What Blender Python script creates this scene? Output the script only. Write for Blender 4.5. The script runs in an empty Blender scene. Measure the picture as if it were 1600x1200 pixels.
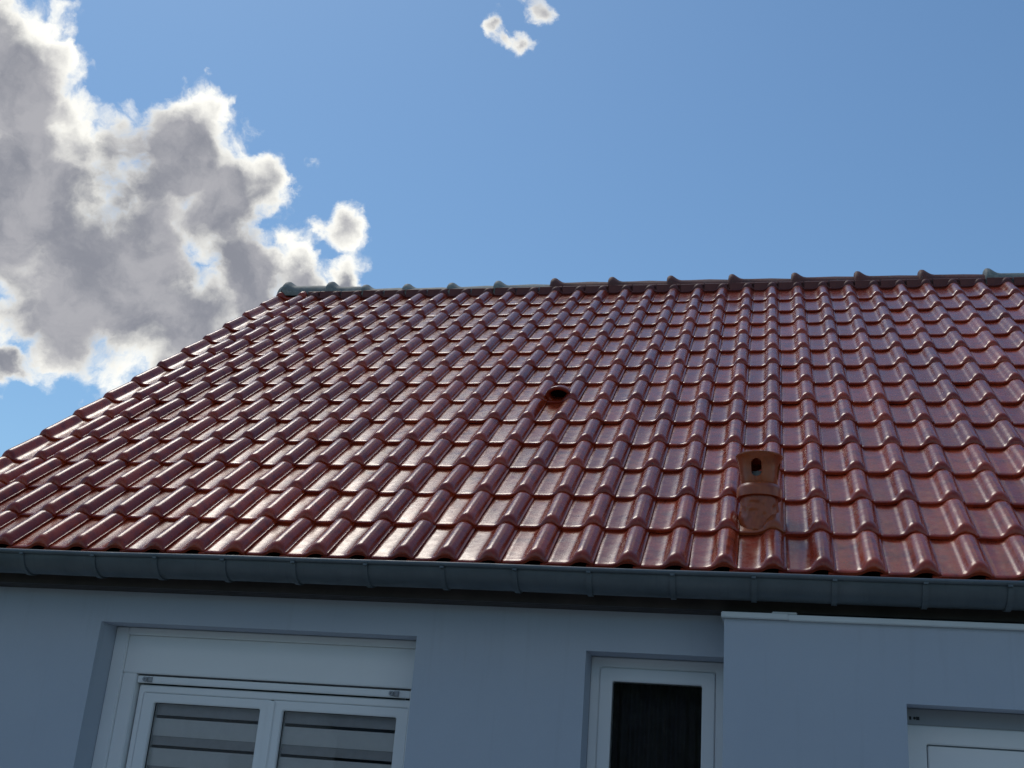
import bpy, bmesh, math, random
from mathutils import Vector, Matrix, noise as mnoise
R = math.radians
random.seed(7)
scn = bpy.context.scene
col = scn.collection

# ------------------------------------------------------------------ camera, sky, sun, exposure
ZE = 2.60                                   # height of the lowest tile edge above the ground
cam_d = bpy.data.cameras.new('camera')
cam = bpy.data.objects.new('camera', cam_d)
col.objects.link(cam)
right = Vector((0.97610, 0.20481, 0.07463))
down = Vector((-0.00166, 0.35042, -0.93984))
fwd = Vector((-0.21731, 0.91726, 0.34238))
m = Matrix((right, -down, -fwd)).transposed().to_4x4()
m.translation = Vector((-0.860, -4.865, ZE - 0.997))
cam.matrix_world = m
cam_d.sensor_fit = 'HORIZONTAL'
cam_d.sensor_width = 36.0
cam_d.lens = 36.0 * 1820 / 1600
cam_d.clip_start = 0.05
cam_d.clip_end = 5000
scn.camera = cam

SUN_AZ, SUN_EL = -44.0, 60.0                # degrees, azimuth from +Y towards +X
scn.view_settings.view_transform = 'Standard'
scn.view_settings.look = 'None'
scn.view_settings.gamma = 1.0
scn.view_settings.exposure = 0.68
scn.view_settings.use_curve_mapping = False

world = bpy.data.worlds.new('World')
scn.world = world
world.use_nodes = True
wt = world.node_tree
for n in list(wt.nodes):
    wt.nodes.remove(n)

def wn(t, **kw):
    n = wt.nodes.new(t)
    for k, v in kw.items():
        setattr(n, k, v)
    return n

def wmath(op, a, b=None, c=None, clamp=False):
    n = wn('ShaderNodeMath', operation=op, use_clamp=clamp)
    for i, v in enumerate((a, b, c)):
        if v is None:
            continue
        if isinstance(v, (int, float)):
            n.inputs[i].default_value = v
        else:
            wt.links.new(v, n.inputs[i])
    return n.outputs[0]

def wvec(op, a, b=None, scale=None):
    n = wn('ShaderNodeVectorMath', operation=op)
    for i, v in enumerate((a, b)):
        if v is None:
            continue
        if isinstance(v, tuple):
            n.inputs[i].default_value = v
        else:
            wt.links.new(v, n.inputs[i])
    if scale is not None:
        if isinstance(scale, (int, float)):
            n.inputs['Scale'].default_value = scale
        else:
            wt.links.new(scale, n.inputs['Scale'])
    return n.outputs['Value'] if op in ('DISTANCE', 'DOT_PRODUCT', 'LENGTH') else n.outputs['Vector']

def wnoise(vec, scale, detail, rough=.55, out='Fac'):
    n = wn('ShaderNodeTexNoise')
    n.inputs['Scale'].default_value = scale
    n.inputs['Detail'].default_value = detail
    n.inputs['Roughness'].default_value = rough
    wt.links.new(vec, n.inputs['Vector'])
    return n.outputs[out]

def wsmooth(v, a, b):
    n = wn('ShaderNodeMapRange', interpolation_type='SMOOTHSTEP')
    n.inputs['From Min'].default_value = a
    n.inputs['From Max'].default_value = b
    wt.links.new(v, n.inputs['Value'])
    return n.outputs['Result']

sky = wn('ShaderNodeTexSky', sky_type='NISHITA')
sky.sun_disc = False
sky.sun_elevation = R(SUN_EL)
sky.sun_rotation = R(SUN_AZ)
sky.altitude = 100
sky.air_density = 1.25
sky.dust_density = 0.55
sky.ozone_density = 2.0
bg_sky = wn('ShaderNodeBackground')
bg_sky.inputs['Strength'].default_value = 0.059
tint = wn('ShaderNodeMix', data_type='RGBA', blend_type='MULTIPLY')
tint.inputs['Factor'].default_value = 1.0
tint.inputs['B'].default_value = (.76, .98, 1.10, 1)
wt.links.new(sky.outputs[0], tint.inputs['A'])
wt.links.new(tint.outputs['Result'], bg_sky.inputs['Color'])
tc = wn('ShaderNodeTexCoord')
d = wvec('NORMALIZE', tc.outputs['Generated'])
w1 = wvec('SCALE', wvec('SUBTRACT', wnoise(d, 9, 3, .5, 'Color'), (.5, .5, .5)), None, .085)
w2 = wvec('SCALE', wvec('SUBTRACT', wnoise(d, 34, 5, .6, 'Color'), (.5, .5, .5)), None, .030)
dw = wvec('ADD', wvec('ADD', d, w1), w2)
# cumulus masses as (direction, angular radius); the big one stands to the left behind the roof, others lie round the sky; those behind the camera are unseen, added to brighten the shaded front
CLOUDS = [(-.567, .660, .494, .062, 1), (-.591, .624, .511, .062, 1), (-.561, .709, .427, .098, 1), (-.474, .740, .478, .060, 1),
          (-.441, .776, .451, .064, 1), (-.530, .760, .378, .105, 1), (-.428, .808, .405, .056, 1), (-.480, .807, .344, .062, 1),
          (-.386, .833, .397, .042, .72), (-.346, .826, .447, .034, .62), (-.345, .850, .400, .036, .66), (-.234, .758, .609, .024, .46), (-.220, .770, .599, .022, .46), (-.205, .778, .594, .018, .44),
          (-.190, .760, .621, .028, .45), (-.579, .761, .293, .030, .7), (-.441, .719, .537, .014, .6), (-.634, .648, .422, .125, 1),
          (-.664, .678, .315, .112, 1), (-.700, .55, .46, .12, 1), (-.74, .42, .53, .13, 1),
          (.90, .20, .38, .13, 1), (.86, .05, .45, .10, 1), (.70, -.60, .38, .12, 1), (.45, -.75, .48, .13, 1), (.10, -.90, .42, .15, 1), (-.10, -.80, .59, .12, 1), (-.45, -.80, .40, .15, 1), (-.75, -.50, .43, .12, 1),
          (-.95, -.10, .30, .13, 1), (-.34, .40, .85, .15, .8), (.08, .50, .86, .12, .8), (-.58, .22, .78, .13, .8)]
dens = None
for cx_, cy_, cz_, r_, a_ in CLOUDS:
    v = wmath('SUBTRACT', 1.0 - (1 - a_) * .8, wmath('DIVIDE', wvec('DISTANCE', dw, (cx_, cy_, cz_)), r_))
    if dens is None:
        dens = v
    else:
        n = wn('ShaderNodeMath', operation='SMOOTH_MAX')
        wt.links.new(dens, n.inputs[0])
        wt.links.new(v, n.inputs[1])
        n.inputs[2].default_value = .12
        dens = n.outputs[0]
body = dens
def wvor(vec, scale):
    n = wn('ShaderNodeTexVoronoi', feature='F1')
    n.inputs['Scale'].default_value = scale
    wt.links.new(vec, n.inputs['Vector'])
    return n.outputs['Distance']
fb = wnoise(dw, 34, 9, .62)
fb2 = wnoise(d, 13, 5, .5)
puff = wmath('SUBTRACT', wmath('SUBTRACT', .80, wvor(wvec('ADD', d, w2), 24)), wmath('MULTIPLY', wvor(wvec('ADD', d, w2), 58), .45))
dens = wmath('ADD', wmath('MULTIPLY_ADD', wmath('SUBTRACT', fb, .52), .85, dens), wmath('MULTIPLY', puff, .60))
alpha = wsmooth(dens, -.02, .36)
core = wmath('ADD', wmath('MULTIPLY_ADD', wmath('SUBTRACT', fb, .5), .40, body), wmath('MULTIPLY_ADD', wmath('SUBTRACT', fb2, .5), .75, wmath('MULTIPLY', puff, .35)))
thick = wsmooth(core, .12, .62)
mixc = wn('ShaderNodeMix', data_type='RGBA')
wt.links.new(thick, mixc.inputs['Factor'])
mixc.inputs['A'].default_value = (.70, .69, .64, 1)
mixg = wn('ShaderNodeMix', data_type='RGBA')
wt.links.new(wsmooth(wnoise(dw, 16, 7, .6), .36, .66), mixg.inputs['Factor'])
mixg.inputs['A'].default_value = (.165, .172, .20, 1)
mixg.inputs['B'].default_value = (.27, .27, .29, 1)
wt.links.new(mixg.outputs['Result'], mixc.inputs['B'])
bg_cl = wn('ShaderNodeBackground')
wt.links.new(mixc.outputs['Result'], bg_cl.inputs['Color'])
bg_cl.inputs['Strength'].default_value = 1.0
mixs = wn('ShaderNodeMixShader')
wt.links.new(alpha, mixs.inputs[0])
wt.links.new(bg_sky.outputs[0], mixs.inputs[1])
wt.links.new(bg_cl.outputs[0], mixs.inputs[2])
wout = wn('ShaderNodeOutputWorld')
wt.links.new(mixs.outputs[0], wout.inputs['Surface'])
world.cycles.sampling_method = 'MANUAL'
world.cycles.sample_map_resolution = 1024

sun_d = bpy.data.lights.new('sun', 'SUN')
sun_d.energy = 0.55
sun_d.angle = R(22.0)
sun_d.color = (1.0, .93, .82)
sun = bpy.data.objects.new('sun', sun_d)
col.objects.link(sun)
sdir = Vector((math.sin(R(SUN_AZ)) * math.cos(R(SUN_EL)), math.cos(R(SUN_AZ)) * math.cos(R(SUN_EL)), math.sin(R(SUN_EL))))
sun.rotation_euler = sdir.to_track_quat('Z', 'Y').to_euler()
sun.location = sdir * 50

# ------------------------------------------------------------------ materials
class Mat:
    def __init__(self, name, base, rough=.6, spec=.5, coat=0, coat_rough=.1, metal=0):
        self.m = bpy.data.materials.new(name)
        self.m.use_nodes = True
        self.t = self.m.node_tree
        self.b = self.t.nodes['Principled BSDF']
        b = self.b.inputs
        b['Base Color'].default_value = (*base, 1)
        b['Roughness'].default_value = rough
        b['Specular IOR Level'].default_value = spec
        b['Coat Weight'].default_value = coat
        b['Coat Roughness'].default_value = coat_rough
        b['Metallic'].default_value = metal
    def n(self, t, **kw):
        n = self.t.nodes.new(t)
        for k, v in kw.items():
            setattr(n, k, v)
        return n
    def l(self, a, b):
        self.t.links.new(a, b)
    def coord(self, kind='Object'):
        return self.n('ShaderNodeTexCoord').outputs[kind]
    def noise(self, vec, scale, detail=4, rough=.55):
        n = self.n('ShaderNodeTexNoise')
        n.inputs['Scale'].default_value = scale
        n.inputs['Detail'].default_value = detail
        n.inputs['Roughness'].default_value = rough
        self.l(vec, n.inputs['Vector'])
        return n.outputs['Fac']
    def rng(self, v, a, b, c, d_):
        n = self.n('ShaderNodeMapRange')
        for k, x in zip(('From Min', 'From Max', 'To Min', 'To Max'), (a, b, c, d_)):
            n.inputs[k].default_value = x
        self.l(v, n.inputs['Value'])
        return n.outputs['Result']
    def mix(self, f, a, b, mode='MIX'):
        n = self.n('ShaderNodeMix', data_type='RGBA', blend_type=mode)
        if isinstance(f, (int, float)):
            n.inputs['Factor'].default_value = f
        else:
            self.l(f, n.inputs['Factor'])
        for k, v in (('A', a), ('B', b)):
            if isinstance(v, tuple):
                n.inputs[k].default_value = (*v, 1)
            else:
                self.l(v, n.inputs[k])
        return n.outputs['Result']
    def bump(self, h, strength=.2, dist=.002):
        n = self.n('ShaderNodeBump')
        n.inputs['Strength'].default_value = strength
        n.inputs['Distance'].default_value = dist
        self.l(h, n.inputs['Height'])
        self.l(n.outputs[0], self.b.inputs['Normal'])
        return n.outputs[0]
    def set(self, k, v):
        self.l(v, self.b.inputs[k])

def objvec(M_, rnd_scale=13.0):
    """object coordinates shifted by the object's random number, so that no two pieces wear the same marks"""
    oi = M_.n('ShaderNodeObjectInfo')
    add = M_.n('ShaderNodeVectorMath', operation='MULTIPLY_ADD')
    comb = M_.n('ShaderNodeCombineXYZ')
    for i in range(3):
        M_.l(oi.outputs['Random'], comb.inputs[i])
    M_.l(comb.outputs[0], add.inputs[0])
    add.inputs[1].default_value = (rnd_scale, rnd_scale * 1.7, rnd_scale * .6)
    M_.l(M_.coord(), add.inputs[2])
    return add.outputs[0], oi.outputs['Random']

def tile_material(name, c1, c2, c3, coat=.30, rough=.24):
    t = Mat(name, c1, .34, .38, coat, .10)
    vec, rnd = objvec(t)
    base = t.mix(rnd, c1, c2)
    blot = t.rng(t.noise(vec, 14, 5), .45, .72, 0, 1)
    c = t.mix(blot, base, c3)
    # dark lichen specks, a few per pan
    vor = t.n('ShaderNodeTexVoronoi', feature='F1')
    vor.inputs['Scale'].default_value = 42
    t.l(vec, vor.inputs['Vector'])
    sp = t.rng(vor.outputs['Distance'], .09, .15, 1, 0)
    spm = t.rng(t.noise(vec, 9, 2), .56, .62, 0, 1)
    spk = t.n('ShaderNodeMath', operation='MULTIPLY')
    t.l(sp, spk.inputs[0]); t.l(spm, spk.inputs[1])
    c = t.mix(spk.outputs[0], c, (.03, .022, .022))
    t.set('Base Color', c)
    film = t.noise(vec, 22, 6, .6)
    t.set('Roughness', t.rng(film, .3, .75, rough - .07, rough + .15))
    t.set('Coat Roughness', t.rng(film, .3, .75, .06, .20))
    nb = t.noise(vec, 30, 3, .5)
    nrm = t.bump(nb, .10, .004)
    t.set('Coat Normal', nrm)
    return t.m

M_TILE = tile_material('glazed_red_clay', (.300, .031, .010), (.480, .062, .017), (.200, .020, .009))
M_VENT = tile_material('orange_clay', (.38, .078, .020), (.40, .082, .021), (.24, .046, .016), .25, .36)

def plain(name, base, rough=.6, var=.12, scale=6, bump=.0, bscale=60, spec=.5, coat=0, bdist=.002):
    t = Mat(name, base, rough, spec, coat)
    vec = t.coord()
    f = t.rng(t.noise(vec, scale, 5), .3, .7, 0, 1)
    lo = tuple(x * (1 - var) for x in base)
    hi = tuple(min(1, x * (1 + var)) for x in base)
    t.set('Base Color', t.mix(f, lo, hi))
    if bump:
        t.bump(t.noise(vec, bscale, 4), bump, bdist)
    return t.m

M_CLOSE = plain('matt_red_clay', (.14, .028, .020), .55, .2, 12)
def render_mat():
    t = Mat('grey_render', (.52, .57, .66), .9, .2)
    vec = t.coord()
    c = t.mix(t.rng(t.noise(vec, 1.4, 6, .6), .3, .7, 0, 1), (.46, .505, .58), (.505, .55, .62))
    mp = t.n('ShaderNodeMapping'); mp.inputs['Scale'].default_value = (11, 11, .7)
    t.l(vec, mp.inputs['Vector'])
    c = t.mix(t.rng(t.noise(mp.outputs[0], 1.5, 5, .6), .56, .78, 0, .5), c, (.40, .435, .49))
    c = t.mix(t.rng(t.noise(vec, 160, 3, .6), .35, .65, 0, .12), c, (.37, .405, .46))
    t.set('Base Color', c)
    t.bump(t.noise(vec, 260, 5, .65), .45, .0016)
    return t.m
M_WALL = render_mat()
M_PVC = plain('white_pvc', (.87, .88, .89), .35, .02, 3)
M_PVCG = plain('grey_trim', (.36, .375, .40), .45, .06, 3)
M_GASK = plain('black_gasket', (.012, .012, .014), .5, .1, 6)
M_BLIND = plain('blind_fabric', (.90, .91, .92), .9, .03, 30)
M_SHEER = plain('blind_sheer_fabric', (.52, .52, .54), .9, .06, 30)
M_BROWN = plain('dark_stained_timber', (.05, .038, .034), .6, .3, 9, .3, 40)
M_DECK = plain('roof_underlay', (.03, .022, .02), .9, .2, 5)
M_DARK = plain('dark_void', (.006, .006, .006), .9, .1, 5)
M_ROOM = plain('room_plaster', (.25, .24, .23), .9, .05, 2)
M_COPE = plain('white_metal_trim', (.66, .69, .70), .4, .05, 4)
M_PIPE = plain('grey_plastic_pipe', (.30, .32, .31), .5, .1, 6)

def zinc():
    t = Mat('weathered_zinc', (.10, .125, .14), .5, .5, 0, .1, .35)
    vec = t.coord()
    a = t.rng(t.noise(vec, 5, 6, .65), .3, .7, 0, 1)
    c = t.mix(a, (.095, .115, .125), (.14, .16, .17))
    mp = t.n('ShaderNodeMapping')
    mp.inputs['Scale'].default_value = (14, 2, 2)
    t.l(vec, mp.inputs['Vector'])
    st = t.rng(t.noise(mp.outputs[0], 3, 4), .58, .75, 0, .6)
    c = t.mix(st, c, (.09, .11, .12))
    t.set('Base Color', c)
    t.set('Roughness', t.rng(t.noise(vec, 12, 4), .3, .7, .38, .6))
    t.bump(t.noise(vec, 3.5, 2), .12, .01)
    return t.m
M_ZINC = zinc()

def ridge_mat(name, a, b, lich, amount):
    t = Mat(name, a, .6, .4)
    vec, rnd = objvec(t)
    c = t.mix(t.rng(t.noise(vec, 9, 6, .65), .35, .65, 0, 1), a, b)
    l_ = t.rng(t.noise(vec, 17, 7, .7), .62 - amount, .74 - amount, 0, 1)
    c = t.mix(l_, c, lich)
    t.set('Base Color', c)
    t.bump(t.noise(vec, 45, 5), .5, .004)
    return t.m
M_RIDGE = ridge_mat('weathered_red_ridge', (.19, .055, .038), (.12, .045, .035), (.17, .165, .14), .03)
M_RGREY = ridge_mat('grey_green_ridge', (.27, .275, .245), (.20, .205, .185), (.34, .34, .30), .10)

def glass():
    t = Mat('window_glass', (1, 1, 1))
    t.t.nodes.remove(t.b)
    out = [n for n in t.t.nodes if n.type == 'OUTPUT_MATERIAL'][0]
    tr = t.n('ShaderNodeBsdfTransparent')
    tr.inputs[0].default_value = (.98, .985, .985, 1)
    gl = t.n('ShaderNodeBsdfGlossy')
    gl.inputs['Roughness'].default_value = .004
    fr = t.n('ShaderNodeFresnel')
    fr.inputs['IOR'].default_value = 1.55
    mx = t.n('ShaderNodeMixShader')
    t.l(fr.outputs[0], mx.inputs[0]); t.l(tr.outputs[0], mx.inputs[1]); t.l(gl.outputs[0], mx.inputs[2])
    t.l(mx.outputs[0], out.inputs['Surface'])
    return t.m
M_GLASS = glass()

# ------------------------------------------------------------------ mesh helpers
def tag(o, label=None, cat=None, group=None, kind=None):
    if label: o['label'] = label
    if cat: o['category'] = cat
    if group: o['group'] = group
    if kind: o['kind'] = kind
    return o

def link(name, me, parent=None):
    o = bpy.data.objects.new(name, me)
    col.objects.link(o)
    if parent is not None:
        o.parent = parent
    return o

def empty(name, loc):
    o = bpy.data.objects.new(name, None)
    o.empty_display_size = .2
    o.location = loc
    col.objects.link(o)
    return o

def mesh(name, verts, faces, mat, smooth=False):
    me = bpy.data.meshes.new(name)
    me.from_pydata([tuple(v) for v in verts], [], faces)
    me.materials.append(mat)
    if smooth:
        for p in me.polygons:
            p.use_smooth = True
    me.update()
    return me

class MB:
    def __init__(self):
        self.v = []; self.f = []
    def box(self, x0, x1, y0, y1, z0, z1):
        b = len(self.v)
        self.v += [(x, y, z) for z in (z0, z1) for y in (y0, y1) for x in (x0, x1)]
        self.f += [tuple(b + i for i in q) for q in ((0, 2, 3, 1), (4, 5, 7, 6), (0, 1, 5, 4), (2, 6, 7, 3), (0, 4, 6, 2), (1, 3, 7, 5))]
        return self
    def grid(self, rows, close=False):
        b = len(self.v); n = len(rows[0])
        for r in rows: self.v += [tuple(p) for p in r]
        for i in range(len(rows) - 1):
            for j in range(n if close else n - 1):
                k = (j + 1) % n
                self.f.append((b + i * n + j, b + i * n + k, b + (i + 1) * n + k, b + (i + 1) * n + j))
        return self
    def poly(self, pts):
        b = len(self.v); self.v += [tuple(p) for p in pts]; self.f.append(tuple(range(b, b + len(pts)))); return self
    def build(self, name, mat, parent=None, smooth=False, bevel=0):
        me = mesh(name, self.v, self.f, mat, smooth)
        bm = bmesh.new(); bm.from_mesh(me)
        if bevel:
            bmesh.ops.bevel(bm, geom=list(bm.edges), offset=bevel, segments=2, affect='EDGES', clamp_overlap=True)
        bmesh.ops.recalc_face_normals(bm, faces=list(bm.faces))
        bm.to_mesh(me); bm.free()
        return link(name, me, parent)

def bx(name, mat, parent, x0, x1, y0, y1, z0, z1, bevel=.003):
    """box with z measured from the eave reference"""
    return MB().box(x0, x1, y0, y1, z0 + ZE, z1 + ZE).build(name, mat, parent, bevel=bevel)

# ------------------------------------------------------------------ ground
g_ = Mat('lawn', (.06, .09, .03), .9)
gv = g_.coord()
g_.set('Base Color', g_.mix(g_.rng(g_.noise(gv, .6, 8), .3, .7, 0, 1), (.045, .075, .022), (.10, .115, .045)))
me = mesh('ground', [(-600, -600, 0), (600, -600, 0), (600, 600, 0), (-600, 600, 0)], [(0, 1, 2, 3)], g_.m)
tag(link('ground', me), kind='structure')
t_ = Mat('concrete_paving', (.20, .20, .19), .85)
tv = t_.coord()
t_.set('Base Color', t_.mix(t_.rng(t_.noise(tv, 1.5, 8), .3, .7, 0, 1), (.26, .26, .255), (.36, .355, .345)))
me = mesh('terrace', [(-6.5, -7.5, .004), (5, -7.5, .004), (5, .2, .004), (-6.5, .2, .004)], [(0, 1, 2, 3)], t_.m)
tag(link('terrace', me), kind='structure')

# ------------------------------------------------------------------ house body
PSI = R(38.0)
G, W = .3648, .200
CP, SP = math.cos(PSI), math.sin(PSI)
XL, XR = -5.12, 4.2                     # gable faces
YF, YB = .18, 8.16
YA = 4.168                              # ridge
def rp(x, s, h=0.0):
    return Vector((x, s * CP - h * SP, s * SP + h * CP + ZE))

house = empty('house', (0, 0, 0))
tag(house, 'single storey grey rendered house under a glazed red tiled roof', 'house')

def wall_mesh(x0, x1, z0, z1, holes, y, depth):
    xs = sorted({x0, x1, *[h[0] for h in holes], *[h[1] for h in holes]})
    zs = sorted({z0, z1, *[h[2] for h in holes], *[h[3] for h in holes]})
    b = MB()
    for i in range(len(xs) - 1):
        for k in range(len(zs) - 1):
            mx_, mz = (xs[i] + xs[i + 1]) / 2, (zs[k] + zs[k + 1]) / 2
            if any(h[0] < mx_ < h[1] and h[2] < mz < h[3] for h in holes):
                continue
            b.box(xs[i], xs[i + 1], y, y + depth, zs[k], zs[k + 1])
    return b

def weld_wall(b, name, parent):
    bm = bmesh.new()
    me = mesh(name, b.v, b.f, M_WALL)
    bm.from_mesh(me)
    bmesh.ops.remove_doubles(bm, verts=list(bm.verts), dist=1e-5)
    # faces shared by two neighbouring blocks are inside the wall: drop them
    seen = {}
    for f in bm.faces:
        key = tuple(sorted(v.index for v in f.verts))
        seen.setdefault(key, []).append(f)
    kill = [f for fs in seen.values() if len(fs) > 1 for f in fs]
    bmesh.ops.delete(bm, geom=kill, context='FACES')
    bmesh.ops.recalc_face_normals(bm, faces=list(bm.faces))
    bm.to_mesh(me); bm.free()
    return link(name, me, parent)

WIN1 = (-3.962, -2.402, 1.10, ZE - .310)
WIN2 = (-1.640, -1.056, 1.15, ZE - .338)
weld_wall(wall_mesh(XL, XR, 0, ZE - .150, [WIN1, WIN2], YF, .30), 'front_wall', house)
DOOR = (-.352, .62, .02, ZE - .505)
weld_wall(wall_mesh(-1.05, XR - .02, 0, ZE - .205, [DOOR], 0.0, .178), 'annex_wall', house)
def gable(x):
    b = MB()
    pts = [(YF + .3, 0), (YB, 0), (YB, ZE - .15), (YA, ZE + 3.05), (YF + .3, ZE + .17)]
    b.poly([(x, p[0], p[1]) for p in pts]); b.poly([(x + .3, p[0], p[1]) for p in pts])
    for i in range(5):
        p, q = pts[i], pts[(i + 1) % 5]
        b.poly([(x, p[0], p[1]), (x, q[0], q[1]), (x + .3, q[0], q[1]), (x + .3, p[0], p[1])])
    return b
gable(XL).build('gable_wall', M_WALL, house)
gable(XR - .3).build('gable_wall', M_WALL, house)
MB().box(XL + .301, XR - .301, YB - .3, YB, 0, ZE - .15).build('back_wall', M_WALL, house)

# metal trim along the top of the annex, in two lengths
bx('coping', M_COPE, house, -1.062, -.795, -.022, .16, -.204, -.180, .003)
bx('coping', M_COPE, house, -.797, XR, -.020, .16, -.206, -.183, .003)
c_ = MB().box(-.86, -.76, -.012, .10, ZE - .181, ZE - .172).build('coping_lap', M_COPE, house, bevel=.003)

# eaves timber
bx('fascia', M_BROWN, house, XL - .08, XR + .1, .052, .078, -.165, -.012, .002)
for k in range(3):
    bx('soffit_board', M_BROWN, house, XL - .06, XR + .08, .080 + k * .036, .113 + k * .036, -.166, -.152, .002)

# ------------------------------------------------------------------ roof deck
def deck():
    b = MB()
    x0, x1 = -5.16, XR + .12
    sa = YA / CP
    th = .05
    top = [rp(0, .10, -.055), rp(0, sa, -.055), rp(0, .10, -.055)]
    yb = 2 * YA - top[0].y
    prof = [(top[0].y, top[0].z), (YA, top[1].z), (yb, top[0].z), (yb, top[0].z - th), (YA, top[1].z - th * 1.2), (top[0].y, top[0].z - th)]
    b.poly([(x0, y, z) for y, z in prof]); b.poly([(x1, y, z) for y, z in prof])
    for i in range(6):
        p, q = prof[i], prof[(i + 1) % 6]
        b.poly([(x0, p[0], p[1]), (x0, q[0], q[1]), (x1, q[0], q[1]), (x1, p[0], p[1])])
    return b.build('roof', M_DECK, house)
roof = deck()
roof['label'] = 'glazed red S shaped clay tile roof with weathered ridge'

# ------------------------------------------------------------------ tiles
PROF = [(-.232, .001), (-.214, .003), (-.2035, .005), (-.1975, .0088), (-.180, .0082), (-.160, .0076), (-.140, .0080), (-.122, .0095), (-.109, .0135),
        (-.1, .0215), (-.0915, .0330), (-.083, .0435), (-.072, .0515), (-.057, .0565), (-.042, .0555), (-.031, .050), (-.020, .041),
        (-.0130, .030), (-.0098, .0200), (-.0082, .0165), (-.0005, .0155)]
STN = [(0.0, .50, -.0050), (.0035, .60, -.0022), (.010, .74, -.0006), (.020, .89, 0), (.031, .98, 0), (.048, 1, 0), (.12, 1, 0), (.22, 1, 0),
       (.315, 1, 0), (.338, .95, 0), (.354, .82, 0), (.366, .60, 0), (.395, .42, -.002)]

def tile_verts(prof, stn, seed, wob=.0012, base=None):
    rnd = random.Random(seed)
    ph = [rnd.uniform(0, 6.28) for _ in range(4)]
    rows = []
    for y, k, dz in stn:
        row = []
        for x, z in prof:
            bz = .009 if base is None else base
            zz = z
            if z > .017:
                zz = max(.0165, bz + (z - bz) * k)
            zz += dz + wob * (math.sin(9 * x * 3 + ph[0]) * math.sin(y * 8 + ph[1]) + .5 * math.sin(y * 21 + ph[2]))
            row.append((x, y, zz))
        rows.append(row)
    return rows

def tile_mesh(name, prof, seed, mat, stn=STN, apron=0.0):
    rows = tile_verts(prof, stn, seed)
    b = MB()
    b.grid(rows)
    f0 = rows[0]
    th = .0135
    # nose: short face under the front edge, then a return under the tile
    low = [(x, y + .001, z - th) for x, y, z in f0]
    b.grid([low, f0])
    b.grid([[(x, .05, z - th) for x, y, z in f0], low])
    # right hand edge of the cover flange
    e = [r[-1] for r in rows]
    b.grid([e, [(x, y, z - .0075) for x, y, z in e]])
    if apron:
        e = [r[0] for r in rows]
        b.grid([e, [(x, y, z - apron) for x, y, z in e]])
    return mesh(name, b.v, b.f, mat, True)

def narrowed(dx):
    """same roll, with the pan cut narrower by dx"""
    out = []
    for x, z in PROF:
        if x < -.124:
            f = (x + .124) / (-.232 + .124)
            x = -.124 + f * (-.232 + .124 + dx)
        out.append((x, z))
    return out
RAKE = [(-.300, .012), (-.2995, .024), (-.296, .038), (-.288, .049), (-.276, .0555), (-.262, .057), (-.249, .053), (-.238, .044), (-.228, .031),
        (-.219, .020), (-.208, .0125), (-.190, .009), (-.165, .008), (-.140, .009)] + PROF[7:]

TM = [tile_mesh('tile', PROF, 11 + k, M_TILE) for k in range(6)]
HM = [tile_mesh('half_tile', narrowed(.080), 31 + k, M_TILE) for k in range(3)]
KM = [tile_mesh('rake_tile', RAKE, 41 + k, M_TILE, apron=.11) for k in range(3)]
TILT = math.atan(.050)

def place(x, s, rnd, h=0.0, jit=1.0, lift=0.0):
    """matrix of a tile whose lower right corner lies at (x, s) of the roof plane"""
    ax = Vector((1, 0, 0)); ay = Vector((0, CP, SP)); az = Vector((0, -SP, CP))
    t = -TILT + R(rnd.gauss(0, .22) * jit) + lift
    yy = ay * math.cos(t) + az * math.sin(t)
    zz = az * math.cos(t) - ay * math.sin(t)
    a = R(rnd.gauss(0, .28) * jit)
    xx = ax * math.cos(a) + yy * math.sin(a)
    yy = yy * math.cos(a) - ax * math.sin(a)
    r_ = R(rnd.gauss(0, .25) * jit)
    xx, zz = xx * math.cos(r_) + zz * math.sin(r_), zz * math.cos(r_) - xx * math.sin(r_)
    mm = Matrix((xx, yy, zz)).transposed().to_4x4()
    mm.translation = rp(x + rnd.gauss(0, .0011) * jit, s + rnd.gauss(0, .0022) * jit, h - .006 + rnd.gauss(0, .0006) * jit)
    return mm

NROW = 14
VENT_AT, HOLE_AT = (1, -4), (6, -10)
rt = random.Random(3)
spots = []
for i in range(NROW):
    for j in range(-23, 18):
        if (i, j) in (VENT_AT, HOLE_AT):
            continue
        lift = 0
        if (i, j) == (11, -17):
            lift = R(1.6)
        spots.append((i, j, place(j * W, i * G, rt, 0, 1, lift)))

def cam_px(p):
    q = p - cam.matrix_world.translation
    zc = q.dot(fwd)
    return 800 + 1820 * q.dot(right) / zc, 600 + 1820 * q.dot(down) / zc, zc
ranked = []
for sp in spots:
    u, v, zc = cam_px(sp[2] @ Vector((-.1, .18, 0)))
    inside = -35 < u < 1635 and -30 < v < 1230
    view = (cam.matrix_world.translation - sp[2].translation).normalized()
    ranked.append((0 if inside else 1, -view.dot(Vector((0, -SP, CP))) / (zc * zc), sp))
ranked.sort(key=lambda t: (t[0], t[1]))
rest = MB()
for n_, (a_, b_, (i, j, mm)) in enumerate(ranked):
    me = TM[(i * 7 + j * 3 + (i * j) % 5) % 6]
    if n_ < 300:
        o = link('tile', me, roof)
        o.matrix_basis = mm
    else:
        k = len(rest.v)
        rest.v += [tuple(mm @ v.co) for v in me.vertices]
        rest.f += [tuple(k + q for q in p.vertices) for p in me.polygons]
me = mesh('tile_expanse', rest.v, rest.f, M_TILE, True)
tag(link('tile_expanse', me, roof), kind='stuff')

for i in range(NROW):
    o = link('half_tile', HM[i % 3], roof); o.matrix_basis = place(-24 * W + .0, i * G, rt)
    o = link('rake_tile', KM[i % 3], roof); o.matrix_basis = place(-24.6 * W, i * G, rt, .002)
    if i == 0:
        o['label'] = 'verge tile with a second roll along the gable edge'
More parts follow.
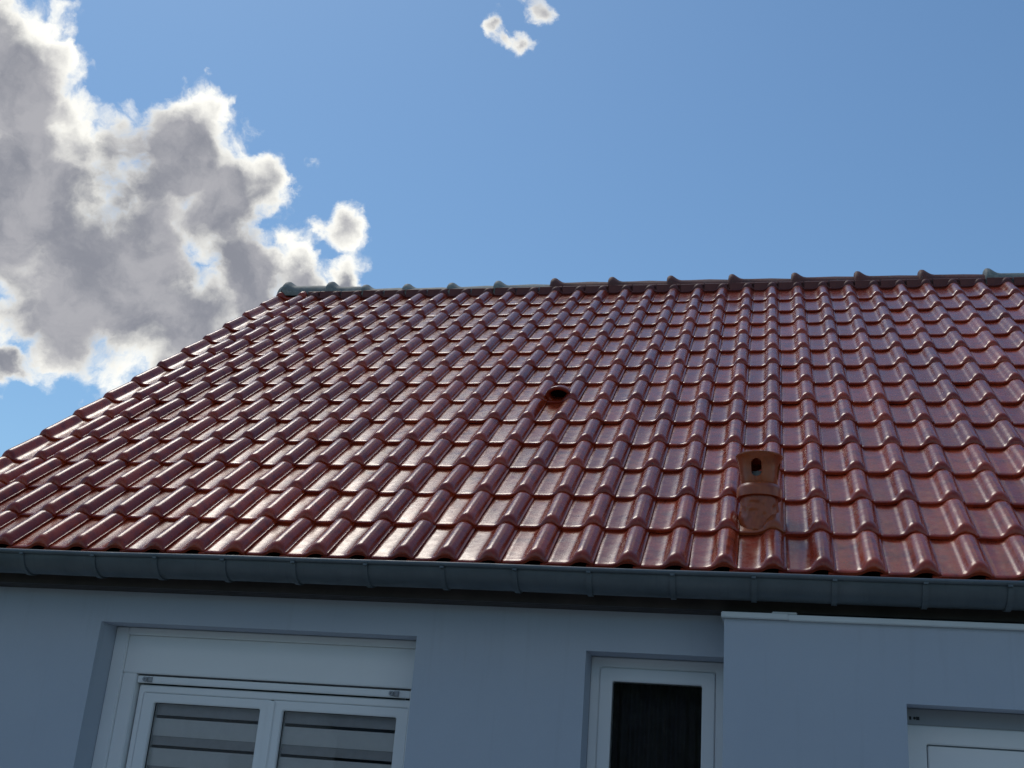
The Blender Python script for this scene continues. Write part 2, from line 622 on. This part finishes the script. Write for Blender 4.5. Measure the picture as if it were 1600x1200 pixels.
# top course: short pieces with an upright plate that close the gap under the ridge
def closure(seed, prof):
    stn = [s for s in STN if s[0] < .1] + [(.10, .9, 0), (.16, .8, -.004)]
    rows = tile_verts(prof, stn, seed)
    b = MB(); b.grid(rows)
    f0 = rows[0]
    b.grid([[(x, y + .001, z - .0135) for x, y, z in f0], f0])
    e = [r[-1] for r in rows]; b.grid([e, [(x, y, z - .0075) for x, y, z in e]])
    sm = len(b.f)
    x0, x1 = max(prof[0][0] + .036, -.197), -.062
    # the plate leans back to stand upright in the world
    def up(x, y, h): return (x, y + h * math.sin(PSI - TILT), .006 + h * math.cos(PSI - TILT))
    k = len(b.v)
    for y in (.012, .030):
        b.v += [up(x0, y, 0), up(x1, y, 0), up(x1 + .030, y, .040), up(x1 + .056, y, .050), up(x1 + .056, y, .060), up(x0, y, .060)]
    b.f.append(tuple(range(k, k + 6)))
    for q in range(6):
        b.f.append((k + q, k + (q + 1) % 6, k + 6 + (q + 1) % 6, k + 6 + q))
    me = mesh('closure_tile', b.v, b.f, M_CLOSE, True)
    for p in me.polygons[sm:]:
        p.use_smooth = False
    return me
CM = [closure(61 + k, PROF) for k in range(3)]
CH = closure(70, narrowed(.080))
for j in range(-23, 18):
    o = link('closure_tile', CM[j % 3], roof); o.matrix_basis = place(j * W, 14 * G, rt, 0, 1.5)
o = link('closure_tile', CH, roof); o.matrix_basis = place(-24 * W, 14 * G, rt)
o = link('rake_tile', KM[1], roof); o.matrix_basis = place(-24.6 * W, 14 * G, rt, .002)

# tile with a hooded air hole
def hole_tile():
    b = MB()
    b.grid(tile_verts(PROF, STN, 91))
    f0 = b.v[:len(PROF)]
    b.grid([[(x, y + .001, z - .0135) for x, y, z in f0], f0])
    cx, n = -.132, 28
    def ring(y, rx, rz, zc, lean=0.0):
        return [(cx + rx * math.cos(a), y + lean * math.sin(a), zc + rz * math.sin(a)) for a in [2 * math.pi * k / n for k in range(n)]]
    # outside of the hood, rim, inside of the hole
    rows = [ring(.235, .034, .012, .006), ring(.18, .060, .036, .016), ring(.12, .074, .052, .027), ring(.06, .079, .058, .034), ring(.034, .080, .060, .036, -.006),
            ring(.026, .077, .057, .036, -.006), ring(.026, .062, .041, .036, -.006), ring(.034, .056, .036, .036, -.006), ring(.06, .053, .034, .036), ring(.13, .050, .032, .034)]
    b.grid(rows, True)
    return mesh('vent_tile', b.v, b.f, M_TILE, True)
o = link('vent_tile', hole_tile(), roof)
o.matrix_basis = place(HOLE_AT[1] * W, HOLE_AT[0] * G, rt, 0, .3)
o['label'] = 'red roof tile with a hooded dark air hole'
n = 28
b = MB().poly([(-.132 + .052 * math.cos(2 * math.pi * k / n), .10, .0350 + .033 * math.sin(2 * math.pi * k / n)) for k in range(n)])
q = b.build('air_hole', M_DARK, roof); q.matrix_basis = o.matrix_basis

# ridge tiles with a bulging collar at one end
def ridge_mesh(length, mat, seed, big=1.0):
    rnd = random.Random(seed)
    b = MB()
    r0 = .112
    st = [(0, 0.0), (.004, .6), (.015, .92), (.03, 1), (.045, .95), (.06, .72), (.08, .4), (.10, .15), (.125, .02), (.2, 0), (.35, 0), (length + .03, -.10)]
    rows = []
    for x, k in st:
        row = []
        for q in range(25):
            a = R(-100 + 200 * q / 24)
            top = math.cos(a)
            r = r0 + k * big * (.012 + .034 * max(0, top) ** 1.5) + .003 * math.sin(5 * a + seed) * math.sin(x * 13 + seed)
            row.append((x, r * math.sin(a), r * math.cos(a) - r0))
        rows.append(row)
    b.grid(rows)
    b.grid([[(x + .002, y * .86, z * .86 - .012) for x, y, z in rows[0]], rows[0]])
    return mesh('ridge_tile', b.v, b.f, mat, True)
KN = [-5.16, -4.74, -4.41, -4.02, -3.61, -3.19, -2.69, -2.19, -1.69, -1.18, -.67, -.17, .33, .83, 1.33, 1.83, 2.33, 2.83, 3.33, 3.83]
for k, x in enumerate(KN):
    ln = (KN[k + 1] if k + 1 < len(KN) else x + .5) - x
    grey = x < -2.8 or x > .7
    me = ridge_mesh(ln, M_RGREY if grey else M_RIDGE, k * 3 + 1, 1.0 if k != 1 else 1.15)
    o = link('ridge_tile', me, roof)
    z0 = 3.302 + ZE + (.022 if k == 0 else .008 if k == 1 else -.022 if k in (2, 3, 4) else -.012 if k == 5 else 0)
    o.location = (x - .03, YA, z0)
    o.rotation_euler = (R(rt.gauss(0, .6)), R(rt.gauss(0, .35) + (1.6 if k == 1 else 0)), R(rt.gauss(0, .3)))
    if grey:
        o['label'] = 'grey green weathered ridge tile'
# rounded stop that closes the gable end of the ridge
b = MB()
rows = []
for q in range(9):
    a = R(90 * q / 8)
    rows.append([(-.075 * math.sin(a), .128 * math.cos(a) * math.sin(R(t)), .128 * math.cos(a) * math.cos(R(t)) - .112) for t in range(-110, 111, 10)])
b.grid(rows)
o = b.build('ridge_end', M_RGREY, roof, True)
o.location = (-5.185, YA, 3.302 + ZE + .012)

# ------------------------------------------------------------------ gutter
gut_x0, gut_x1 = -5.32, XR + .15
GY, GZ, GR = -.040, ZE - .052, .083
b = MB()
xs = [gut_x0 + (gut_x1 - gut_x0) * k / 60 for k in range(61)]
def arc(x, r, a0=-90, a1=90, n=20):
    out = []
    for k in range(n + 1):
        a = R(a0 + (a1 - a0) * k / n)
        out.append((x, GY + r * math.sin(a), GZ - r * math.cos(a) + .0016 * math.sin(x * 1.9) + .001 * math.sin(x * 5.3)))
    return out
b.grid([arc(x, GR) for x in xs])
b.grid([arc(x, GR - .002) for x in xs])
gutter = b.build('gutter', M_ZINC, house, True)
gutter['label'] = 'half round weathered zinc gutter with bracket straps'
b = MB()
b.grid([[(x, GY - GR - .004 + .0105 * math.cos(R(t)), GZ + .004 + .0105 * math.sin(R(t)) + .0016 * math.sin(x * 1.9) + .001 * math.sin(x * 5.3)) for t in range(0, 360, 30)] for x in xs], True)
b.build('bead', M_ZINC, gutter, True)
for x in (gut_x0, gut_x1):
    p = arc(x, GR)
    MB().poly(p).build('stop_end', M_ZINC, gutter)
rb = random.Random(5)
bxs = [-5.24, -4.92, -4.58, -4.242, -3.877, -3.566, -3.238, -2.903, -2.569, -2.226, -1.91, -1.599, -1.254, -.93, -.617, -.276, .031, .37, .70, 1.03, 1.37, 1.7, 2.03, 2.37, 2.7, 3.03, 3.37, 3.7, 4.03]
for x in bxs:
    b = MB()
    w_ = .011
    o0 = arc(x - w_, GR + .007, -84, 60); o1 = arc(x + w_, GR + .007, -84, 60)
    i0 = arc(x - w_, GR - .001, -84, 60); i1 = arc(x + w_, GR - .001, -84, 60)
    lean = rb.uniform(-.008, .008)
    sh = lambda ps: [(p[0] + lean * (k / 20 - .5), p[1], p[2]) for k, p in enumerate(ps)]
    b.grid([sh(i0), sh(o0), sh(o1), sh(i1)])
    # folded lip that grips the bead
    b.box(x - w_ * .8, x + w_ * .8, GY - GR - .018, GY - GR + .010, GZ - .012, GZ - .003)
    b.build('bracket', M_ZINC, gutter)

# ------------------------------------------------------------------ windows
def frame_ring(name, mat, parent, x0, x1, z0, z1, wl, wr, wt_, wb, y0, y1, bevel=.004):
    """four profiles round an opening, joined at the corners"""
    b = MB()
    o_ = [(x0, z0), (x1, z0), (x1, z1), (x0, z1)]
    i_ = [(x0 + wl, z0 + wb), (x1 - wr, z0 + wb), (x1 - wr, z1 - wt_), (x0 + wl, z1 - wt_)]
    b.v = [(x, y, z + ZE) for y in (y0, y1) for q in (o_, i_) for x, z in q]
    for k in range(4):
        c = (k + 1) % 4
        b.f += [(k, c, 4 + c, 4 + k), (8 + k, 12 + k, 12 + c, 8 + c), (k, 8 + k, 8 + c, c), (4 + k, 4 + c, 12 + c, 12 + k)]
    return b.build(name, mat, parent, bevel=bevel)

w = empty('window', (0, 0, 0)); w.parent = house
w['label'] = 'wide white two sash window under a roller shutter box'
x0, x1, zb = -3.961, -2.403, -1.498
bx('side_trim', M_PVC, w, x0, -3.893, .325, .42, zb, -.312, .004)
bx('top_trim', M_PVC, w, -3.8925, x1, .322, .42, -.346, -.312, .004)
bx('shutter_box', M_PVC, w, -3.8925, x1, .338, .46, -.524, -.3465, .004)
bx('guide_rail', M_PVC, w, -3.8925, -3.822, .340, .43, zb, -.5245, .004)
bx('guide_rail', M_PVC, w, -2.455, x1, .340, .43, zb, -.5245, .004)
bx('shutter_slat', M_PVC, w, -3.820, -2.457, .352, .366, -.566, -.533, .004)
for x in (-3.775, -2.545):
    b = MB()
    b.grid([[(x + r_ * math.cos(R(t)), y_, ZE - .549 + r_ * math.sin(R(t))) for t in range(0, 360, 30)] for y_, r_ in ((.352, .011), (.336, .011), (.334, .009), (.334, .004), (.338, .003))], True)
    b.box(x + .012, x + .034, .342, .352, ZE - .562, ZE - .538)
    b.build('shutter_stop', M_PVCG, w, True)
frame_ring('frame', M_PVC, w, -3.812, -2.457, zb, -.573, .030, .010, .034, .05, .372, .43)
frame_ring('sash', M_PVC, w, -3.780, -3.128, zb + .05, -.609, .058, .052, .042, .06, .366, .425)
frame_ring('sash', M_PVC, w, -3.120, -2.460, zb + .05, -.609, .052, .057, .042, .06, .366, .425)
bx('mullion', M_PVC, w, -3.141, -3.107, .358, .3655, zb + .05, -.612, .003)
for a_, c_ in ((-3.722, -3.180), (-3.068, -2.517)):
    bx('pane', M_GLASS, w, a_ - .004, c_ + .004, .392, .396, zb + .10, -.646, 0)
    frame_ring('gasket', M_GASK, w, a_ - .003, c_ + .003, zb + .107, -.647, .006, .006, .006, .006, .386, .3915, 0)
bx('sill', M_COPE, w, x0 - .04, x1 + .04, .10, .36, zb - .035, zb - .002, .004)

# day and night blinds behind the two panes: opaque and sheer bands in turn
for n_, (a_, c_) in enumerate(((-3.745, -3.158), (-3.092, -2.494))):
    bl = empty('roller_blind', ((a_ + c_) / 2, .452, ZE - .62))
    tag(bl, ('banded day and night roller blind behind the window pane beside the shutter guide trim' if n_ == 0 else 'banded day and night roller blind behind the window pane mirroring a gable'), 'blind', 'banded blinds in the wide window')
    def blind_part(name, mat, z0, z1, y0, y1):
        o = MB().box(a_, c_, y0, y1, z0 + ZE, z1 + ZE).build(name, mat, bl)
        o.matrix_parent_inverse = Matrix.Translation(-bl.location)
        return o
    blind_part('head_rail', M_PVC, -.640, -.585, .43, .50)
    z = -.640
    k = 0
    first = True
    while z > -1.46:
        if first:
            seq = ((.030, 's'), (.034, 's2'), (.015, 'g'))
            first = False
        else:
            seq = ((.080, 'o'), (.041, 's2'), (.014, 'g'))
        for h_, kd in seq:
            if kd == 'o':
                blind_part('opaque_band', M_BLIND, z - h_, z, .4080, .4090)
            elif kd in ('s', 's2'):
                blind_part('sheer_band', M_BLIND if kd == 's3' else M_SHEER, z - h_, z, .4130, .4138)
            z -= h_

# tall narrow window beside the annex
w = empty('window', (0, 0, 0)); w.parent = house
w['label'] = 'narrow white window with dark glass beside the annex corner'
zb2 = -1.448
frame_ring('frame', M_PVC, w, -1.639, -1.057, zb2, -.340, .040, .040, .044, .05, .345, .42)
frame_ring('sash', M_PVC, w, -1.5975, -1.0985, zb2 + .05, -.3855, .055, .055, .056, .06, .340, .41)
bx('pane', M_GLASS, w, -1.548, -1.143, .378, .382, zb2 + .10, -.437, 0)
frame_ring('gasket', M_GASK, w, -1.546, -1.144, zb2 + .105, -.438, .005, .005, .005, .005, .372, .3775, 0)
bx('sill', M_COPE, w, -1.66, -1.058, .12, .344, zb2 - .03, zb2 - .002, .004)
# dark pleated curtain behind it
cur = MB()
cur.grid([[(-1.62 + .58 * k / 80, .50 + .016 * math.sin(k * 1.15) + .008 * math.sin(k * .37 + z * 3), ZE + z) for k in range(81)] for z in (-.36, -.8, -1.5)])
M_CURT = plain('dark_curtain', (.035, .034, .045), .95, .25, 14)
tag(cur.build('curtain', M_CURT, None, True), 'dark pleated curtain hanging behind the narrow window', 'curtain')

# door recess in the annex
dr = empty('door', (0, 0, 0)); dr.parent = house
dr['label'] = 'white door set back in the annex wall'
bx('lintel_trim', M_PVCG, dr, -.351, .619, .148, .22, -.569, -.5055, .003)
frame_ring('frame', M_PVC, dr, -.351, .619, -2.575, -.5695, .083, .083, .070, .03, .152, .23)
bx('panel', M_PVC, dr, -.262, .530, .160, .21, -2.54, -.646, .004)
bx('joint', M_GASK, dr, -.267, .535, .2105, .214, -2.545, -.641, 0)
# small black marks punched at the corner of the lintel trim: a dot between two bars
b = MB()
b.poly([(-.309 + .0052 * math.cos(R(t)), .1468, ZE - .544 + .0058 * math.sin(R(t))) for t in range(0, 360, 20)])
b.build('punched_dot', M_GASK, dr)
for x, w_ in ((-.3245, .004), (-.2965, .0065)):
    MB().poly([(x - w_, .1468, ZE - .551), (x + w_, .1468, ZE - .551), (x + w_, .1468, ZE - .538), (x - w_, .1468, ZE - .538)]).build('punched_bar', M_GASK, dr)

# ------------------------------------------------------------------ clay vent on the roof
VX, VY = -.915, .394
vent = empty('roof_vent', (VX, VY, ZE + .25))
tag(vent, 'orange clay vent terminal with slotted flared cap standing on the red tiles', 'roof vent')
def vpart(name, me, loc=None):
    o = link(name, me, vent)
    o.matrix_parent_inverse = Matrix.Translation(-vent.location)
    return o
o = vpart('base_tile', tile_mesh('base_tile', PROF, 97, M_VENT))
o.matrix_basis = place(VENT_AT[1] * W, VENT_AT[0] * G, rt, 0, .3)
def lathe(name, prof, mat, n=48, sub=None):
    b = MB()
    b.grid([[(VX + r * math.cos(2 * math.pi * k / n), VY + r * math.sin(2 * math.pi * k / n), ZE + z) for k in range(n)] for r, z in prof], True)
    me = mesh(name, b.v, b.f, mat, True)
    me.set_sharp_from_angle(angle=R(32))
    return me
def hammered():
    b = MB(); n = 72
    rows = []
    for q in range(30):
        z = .18 + .235 * q / 29
        row = []
        for k in range(n):
            a = 2 * math.pi * k / n
            # skirt that flares out along the slope of the tile it rises from
            surf = (VY - .394 + .086 * math.sin(a)) * SP / CP + .308 + .012
            fl = max(0.0, 1 - max(0.0, (z - surf)) / .06)
            r = .084 + .010 * fl * fl
            p = Vector((math.cos(a) * 4.5, math.sin(a) * 4.5, z * 48))
            r += .0048 * mnoise.fractal(p, .8, 2.1, 4) * min(1, max(0, (.41 - z) / .04))
            row.append((VX + r * math.cos(a), VY + r * math.sin(a), ZE + z))
        rows.append(row)
    b.grid(rows, True)
    return mesh('stack', b.v, b.f, M_VENT, True)
vpart('stack', hammered())
vpart('collar', lathe('collar', [(.084, .4025), (.0985, .402), (.1005, .404), (.1015, .442), (.1000, .4455), (.0900, .461), (.085, .464), (.080, .466)], M_VENT))
# flared cap with four oval slots cut through its wall
capm = lathe('cap', [(.079, .458), (.082, .470), (.085, .500), (.090, .540), (.097, .575), (.104, .592), (.107, .597), (.107, .603), (.101, .606), (.096, .600),
                     (.089, .575), (.082, .540), (.077, .500), (.074, .470), (.073, .458)], M_VENT, 64)
bm = bmesh.new(); bm.from_mesh(capm)
bmesh.ops.contextual_create(bm, geom=[])
vs = bm.verts[:]
nn = 64
bm.verts.ensure_lookup_table()
for k in range(nn):
    try:
        bm.faces.new((bm.verts[k], bm.verts[(k + 1) % nn], bm.verts[14 * nn + (k + 1) % nn], bm.verts[14 * nn + k]))
    except ValueError:
        pass
bmesh.ops.recalc_face_normals(bm, faces=list(bm.faces))
bm.to_mesh(capm); bm.free()
tmp = bpy.data.objects.new('cap_solid', capm); col.objects.link(tmp)
cutters = []
for k in range(4):
    a = R(-98 + 90 * k)
    b = MB()
    ca, sa = math.cos(a), math.sin(a)
    rows = []
    for rr in (.05, .14):
        row = []
        for t in range(0, 360, 12):
            u = .0235 * math.cos(R(t)); v_ = .0235 * math.sin(R(t)) + (.017 if math.sin(R(t)) > 0 else -.017)
            row.append((VX + ca * rr - sa * u, VY + sa * rr + ca * u, ZE + .531 + v_))
        rows.append(row)
    b.grid(rows, True); b.poly(rows[0]); b.poly(rows[1][::-1])
    c = b.build('cutter', M_DARK)
    cutters.append(c)
    md = tmp.modifiers.new('cut', 'BOOLEAN'); md.operation = 'DIFFERENCE'; md.object = c; md.solver = 'EXACT'
bpy.context.view_layer.update()
dg = bpy.context.evaluated_depsgraph_get()
cut = bpy.data.meshes.new_from_object(tmp.evaluated_get(dg))
cut.name = 'cap'
bpy.data.objects.remove(tmp)
for c in cutters:
    bpy.data.objects.remove(c)
while len(cut.materials) > 1:
    cut.materials.pop()
for p in cut.polygons:
    p.material_index = 0
    p.use_smooth = len(p.vertices) == 4 and p.area > 2e-5
vpart('cap', cut)
# lid plate closing the top and the pipe standing inside
vpart('lid', lathe('lid', [(.0, .603), (.06, .602), (.098, .5985), (.098, .592), (.0, .592)], M_VENT))
vpart('inner_pipe', lathe('inner_pipe', [(.040, .30), (.040, .525), (.036, .528), (.034, .30)], M_PIPE, 28))

# ------------------------------------------------------------------ what the panes mirror: a house and a tree across the garden
nb = empty('neighbour_house', (-12.2, -19, 0))
tag(nb, 'pale gabled house across the garden mirrored in the window panes', 'house')
M_NW = plain('cream_render', (.44, .46, .50), .9, .05, 1)
M_NR = plain('slate_roof', (.07, .08, .095), .7, .2, 2)
def npart(name, b, mat):
    o = b.build(name, mat, nb); o.location = (0, 0, 0); o.matrix_parent_inverse = Matrix.Translation(-nb.location); return o
b = MB()
gx0, gx1, gy0, gy1, ge, ga = -15.2, -9.2, -26, -17, 2.7, 7.4
gm = (gx0 + gx1) / 2
for y in (gy0, gy1):
    b.poly([(gx0, y, 0), (gx1, y, 0), (gx1, y, ge), (gm, y, ga), (gx0, y, ge)])
b.poly([(gx0, gy0, 0), (gx0, gy1, 0), (gx0, gy1, ge), (gx0, gy0, ge)]); b.poly([(gx1, gy0, 0), (gx1, gy1, 0), (gx1, gy1, ge), (gx1, gy0, ge)])
npart('wall', b, M_NW)
b = MB()
for sx in (-1, 1):
    ex = gm + sx * (gx1 - gm) * 1.12; ez = ga - (ga - ge) * 1.12
    for dz in (.03, .18):
        b.poly([(gm, gy0 - .3, ga + dz), (gm, gy1 + .3, ga + dz), (ex, gy1 + .3, ez + dz), (ex, gy0 - .3, ez + dz)])
    b.poly([(gm, gy1 + .3, ga + .03), (gm, gy1 + .3, ga + .18), (ex, gy1 + .3, ez + .18), (ex, gy1 + .3, ez + .03)])
    b.poly([(ex, gy0 - .3, ez + .03), (ex, gy0 - .3, ez + .18), (ex, gy1 + .3, ez + .18), (ex, gy1 + .3, ez + .03)])
npart('roof', b, M_NR)
for x, z0, z1 in ((-13.6, .9, 2.2), (-10.9, .9, 2.2), (-12.25, 3.6, 4.9)):
    npart('window', MB().box(x - .5, x + .5, gy1 - .05, gy1 + .02, z0, z1), M_GASK)

tr = empty('garden_tree', (-6.4, -17.5, 0))
tag(tr, 'leafy green tree across the garden mirrored in the window panes', 'tree')
M_BARK = plain('bark', (.06, .045, .035), .9, .3, 8, .5, 30)
M_LEAF = plain('leaf_green', (.055, .085, .028), .6, .35, 3)
def tube(b, p, q, r0, r1, n=8):
    ax = (q - p).normalized(); u = ax.orthogonal().normalized(); v = ax.cross(u)
    b.grid([[c + (u * math.cos(2 * math.pi * k / n) + v * math.sin(2 * math.pi * k / n)) * r for k in range(n)] for c, r in ((p, r0), ((p + q) / 2, (r0 + r1) / 2), (q, r1))], True)
b = MB(); lv = MB(); rl = random.Random(9)
base = Vector((-6.4, -17.5, 0)); fork = base + Vector((.1, 0, 1.5))
tube(b, base, fork, .16, .12)
for k in range(9):
    a = k * 2.4; tip = fork + Vector((math.cos(a) * rl.uniform(.7, 1.5), math.sin(a) * rl.uniform(.7, 1.5), rl.uniform(.7, 2.1)))
    tube(b, fork, tip, .07, .015)
    for c in range(5):
        cc = fork.lerp(tip, rl.uniform(.55, 1.15)) + Vector((rl.gauss(0, .25), rl.gauss(0, .25), rl.gauss(0, .22)))
        for q in range(60):
            p = cc + Vector((rl.gauss(0, .2), rl.gauss(0, .2), rl.gauss(0, .16)))
            u = Vector((rl.gauss(0, 1), rl.gauss(0, 1), rl.gauss(0, 1))).normalized(); v = u.orthogonal().normalized()
            s_ = rl.uniform(.03, .055)
            lv.poly([p - u * s_, p + v * s_ * .5, p + u * s_, p - v * s_ * .5])
for nm, bb, mt in (('trunk', b, M_BARK), ('crown', lv, M_LEAF)):
    o = link(nm, mesh(nm, bb.v, bb.f, mt, nm == 'trunk'), tr); o.matrix_parent_inverse = Matrix.Translation(-tr.location)

hd = empty('garden_hedge', (-.6, -13.6, 0))
tag(hd, 'tall dark green hedge across the garden mirrored in the narrow window', 'hedge')
M_HEDGE = plain('hedge_green', (.030, .046, .018), .65, .4, 2.5)
hb = MB(); rh = random.Random(21)
hb.box(-4.6, 3.4, -14.1, -13.15, .0, 4.1)
for k in range(9000):
    x = rh.uniform(-4.8, 3.6); z = rh.uniform(0, 1) ** .9 * 4.4 + .12 * math.sin(x * 2.3)
    y = -13.1 + rh.gauss(0, .09) if rh.random() < .75 else rh.uniform(-14.1, -13.1)
    if y < -13.25 and z < 4.05:
        z = 4.1 + rh.uniform(0, .35)
    p = Vector((x, y, max(.02, z)))
    u = Vector((rh.gauss(0, 1), rh.gauss(0, 1), rh.gauss(0, 1))).normalized(); v = u.orthogonal().normalized()
    s_ = rh.uniform(.035, .075)
    hb.poly([p - u * s_, p + v * s_ * .5, p + u * s_, p - v * s_ * .5])
o = link('foliage', mesh('foliage', hb.v, hb.f, M_HEDGE), hd); o.matrix_parent_inverse = Matrix.Translation(-hd.location)
hb = MB()
for k in range(10):
    hb2 = MB(); tube(hb2, Vector((-4.2 + k * .82, -13.6, -.05)), Vector((-4.2 + k * .82, -13.6, 1.0)), .06, .04)
    o = link('stem', mesh('stem', hb2.v, hb2.f, M_BARK, True), hd); o.matrix_parent_inverse = Matrix.Translation(-hd.location)
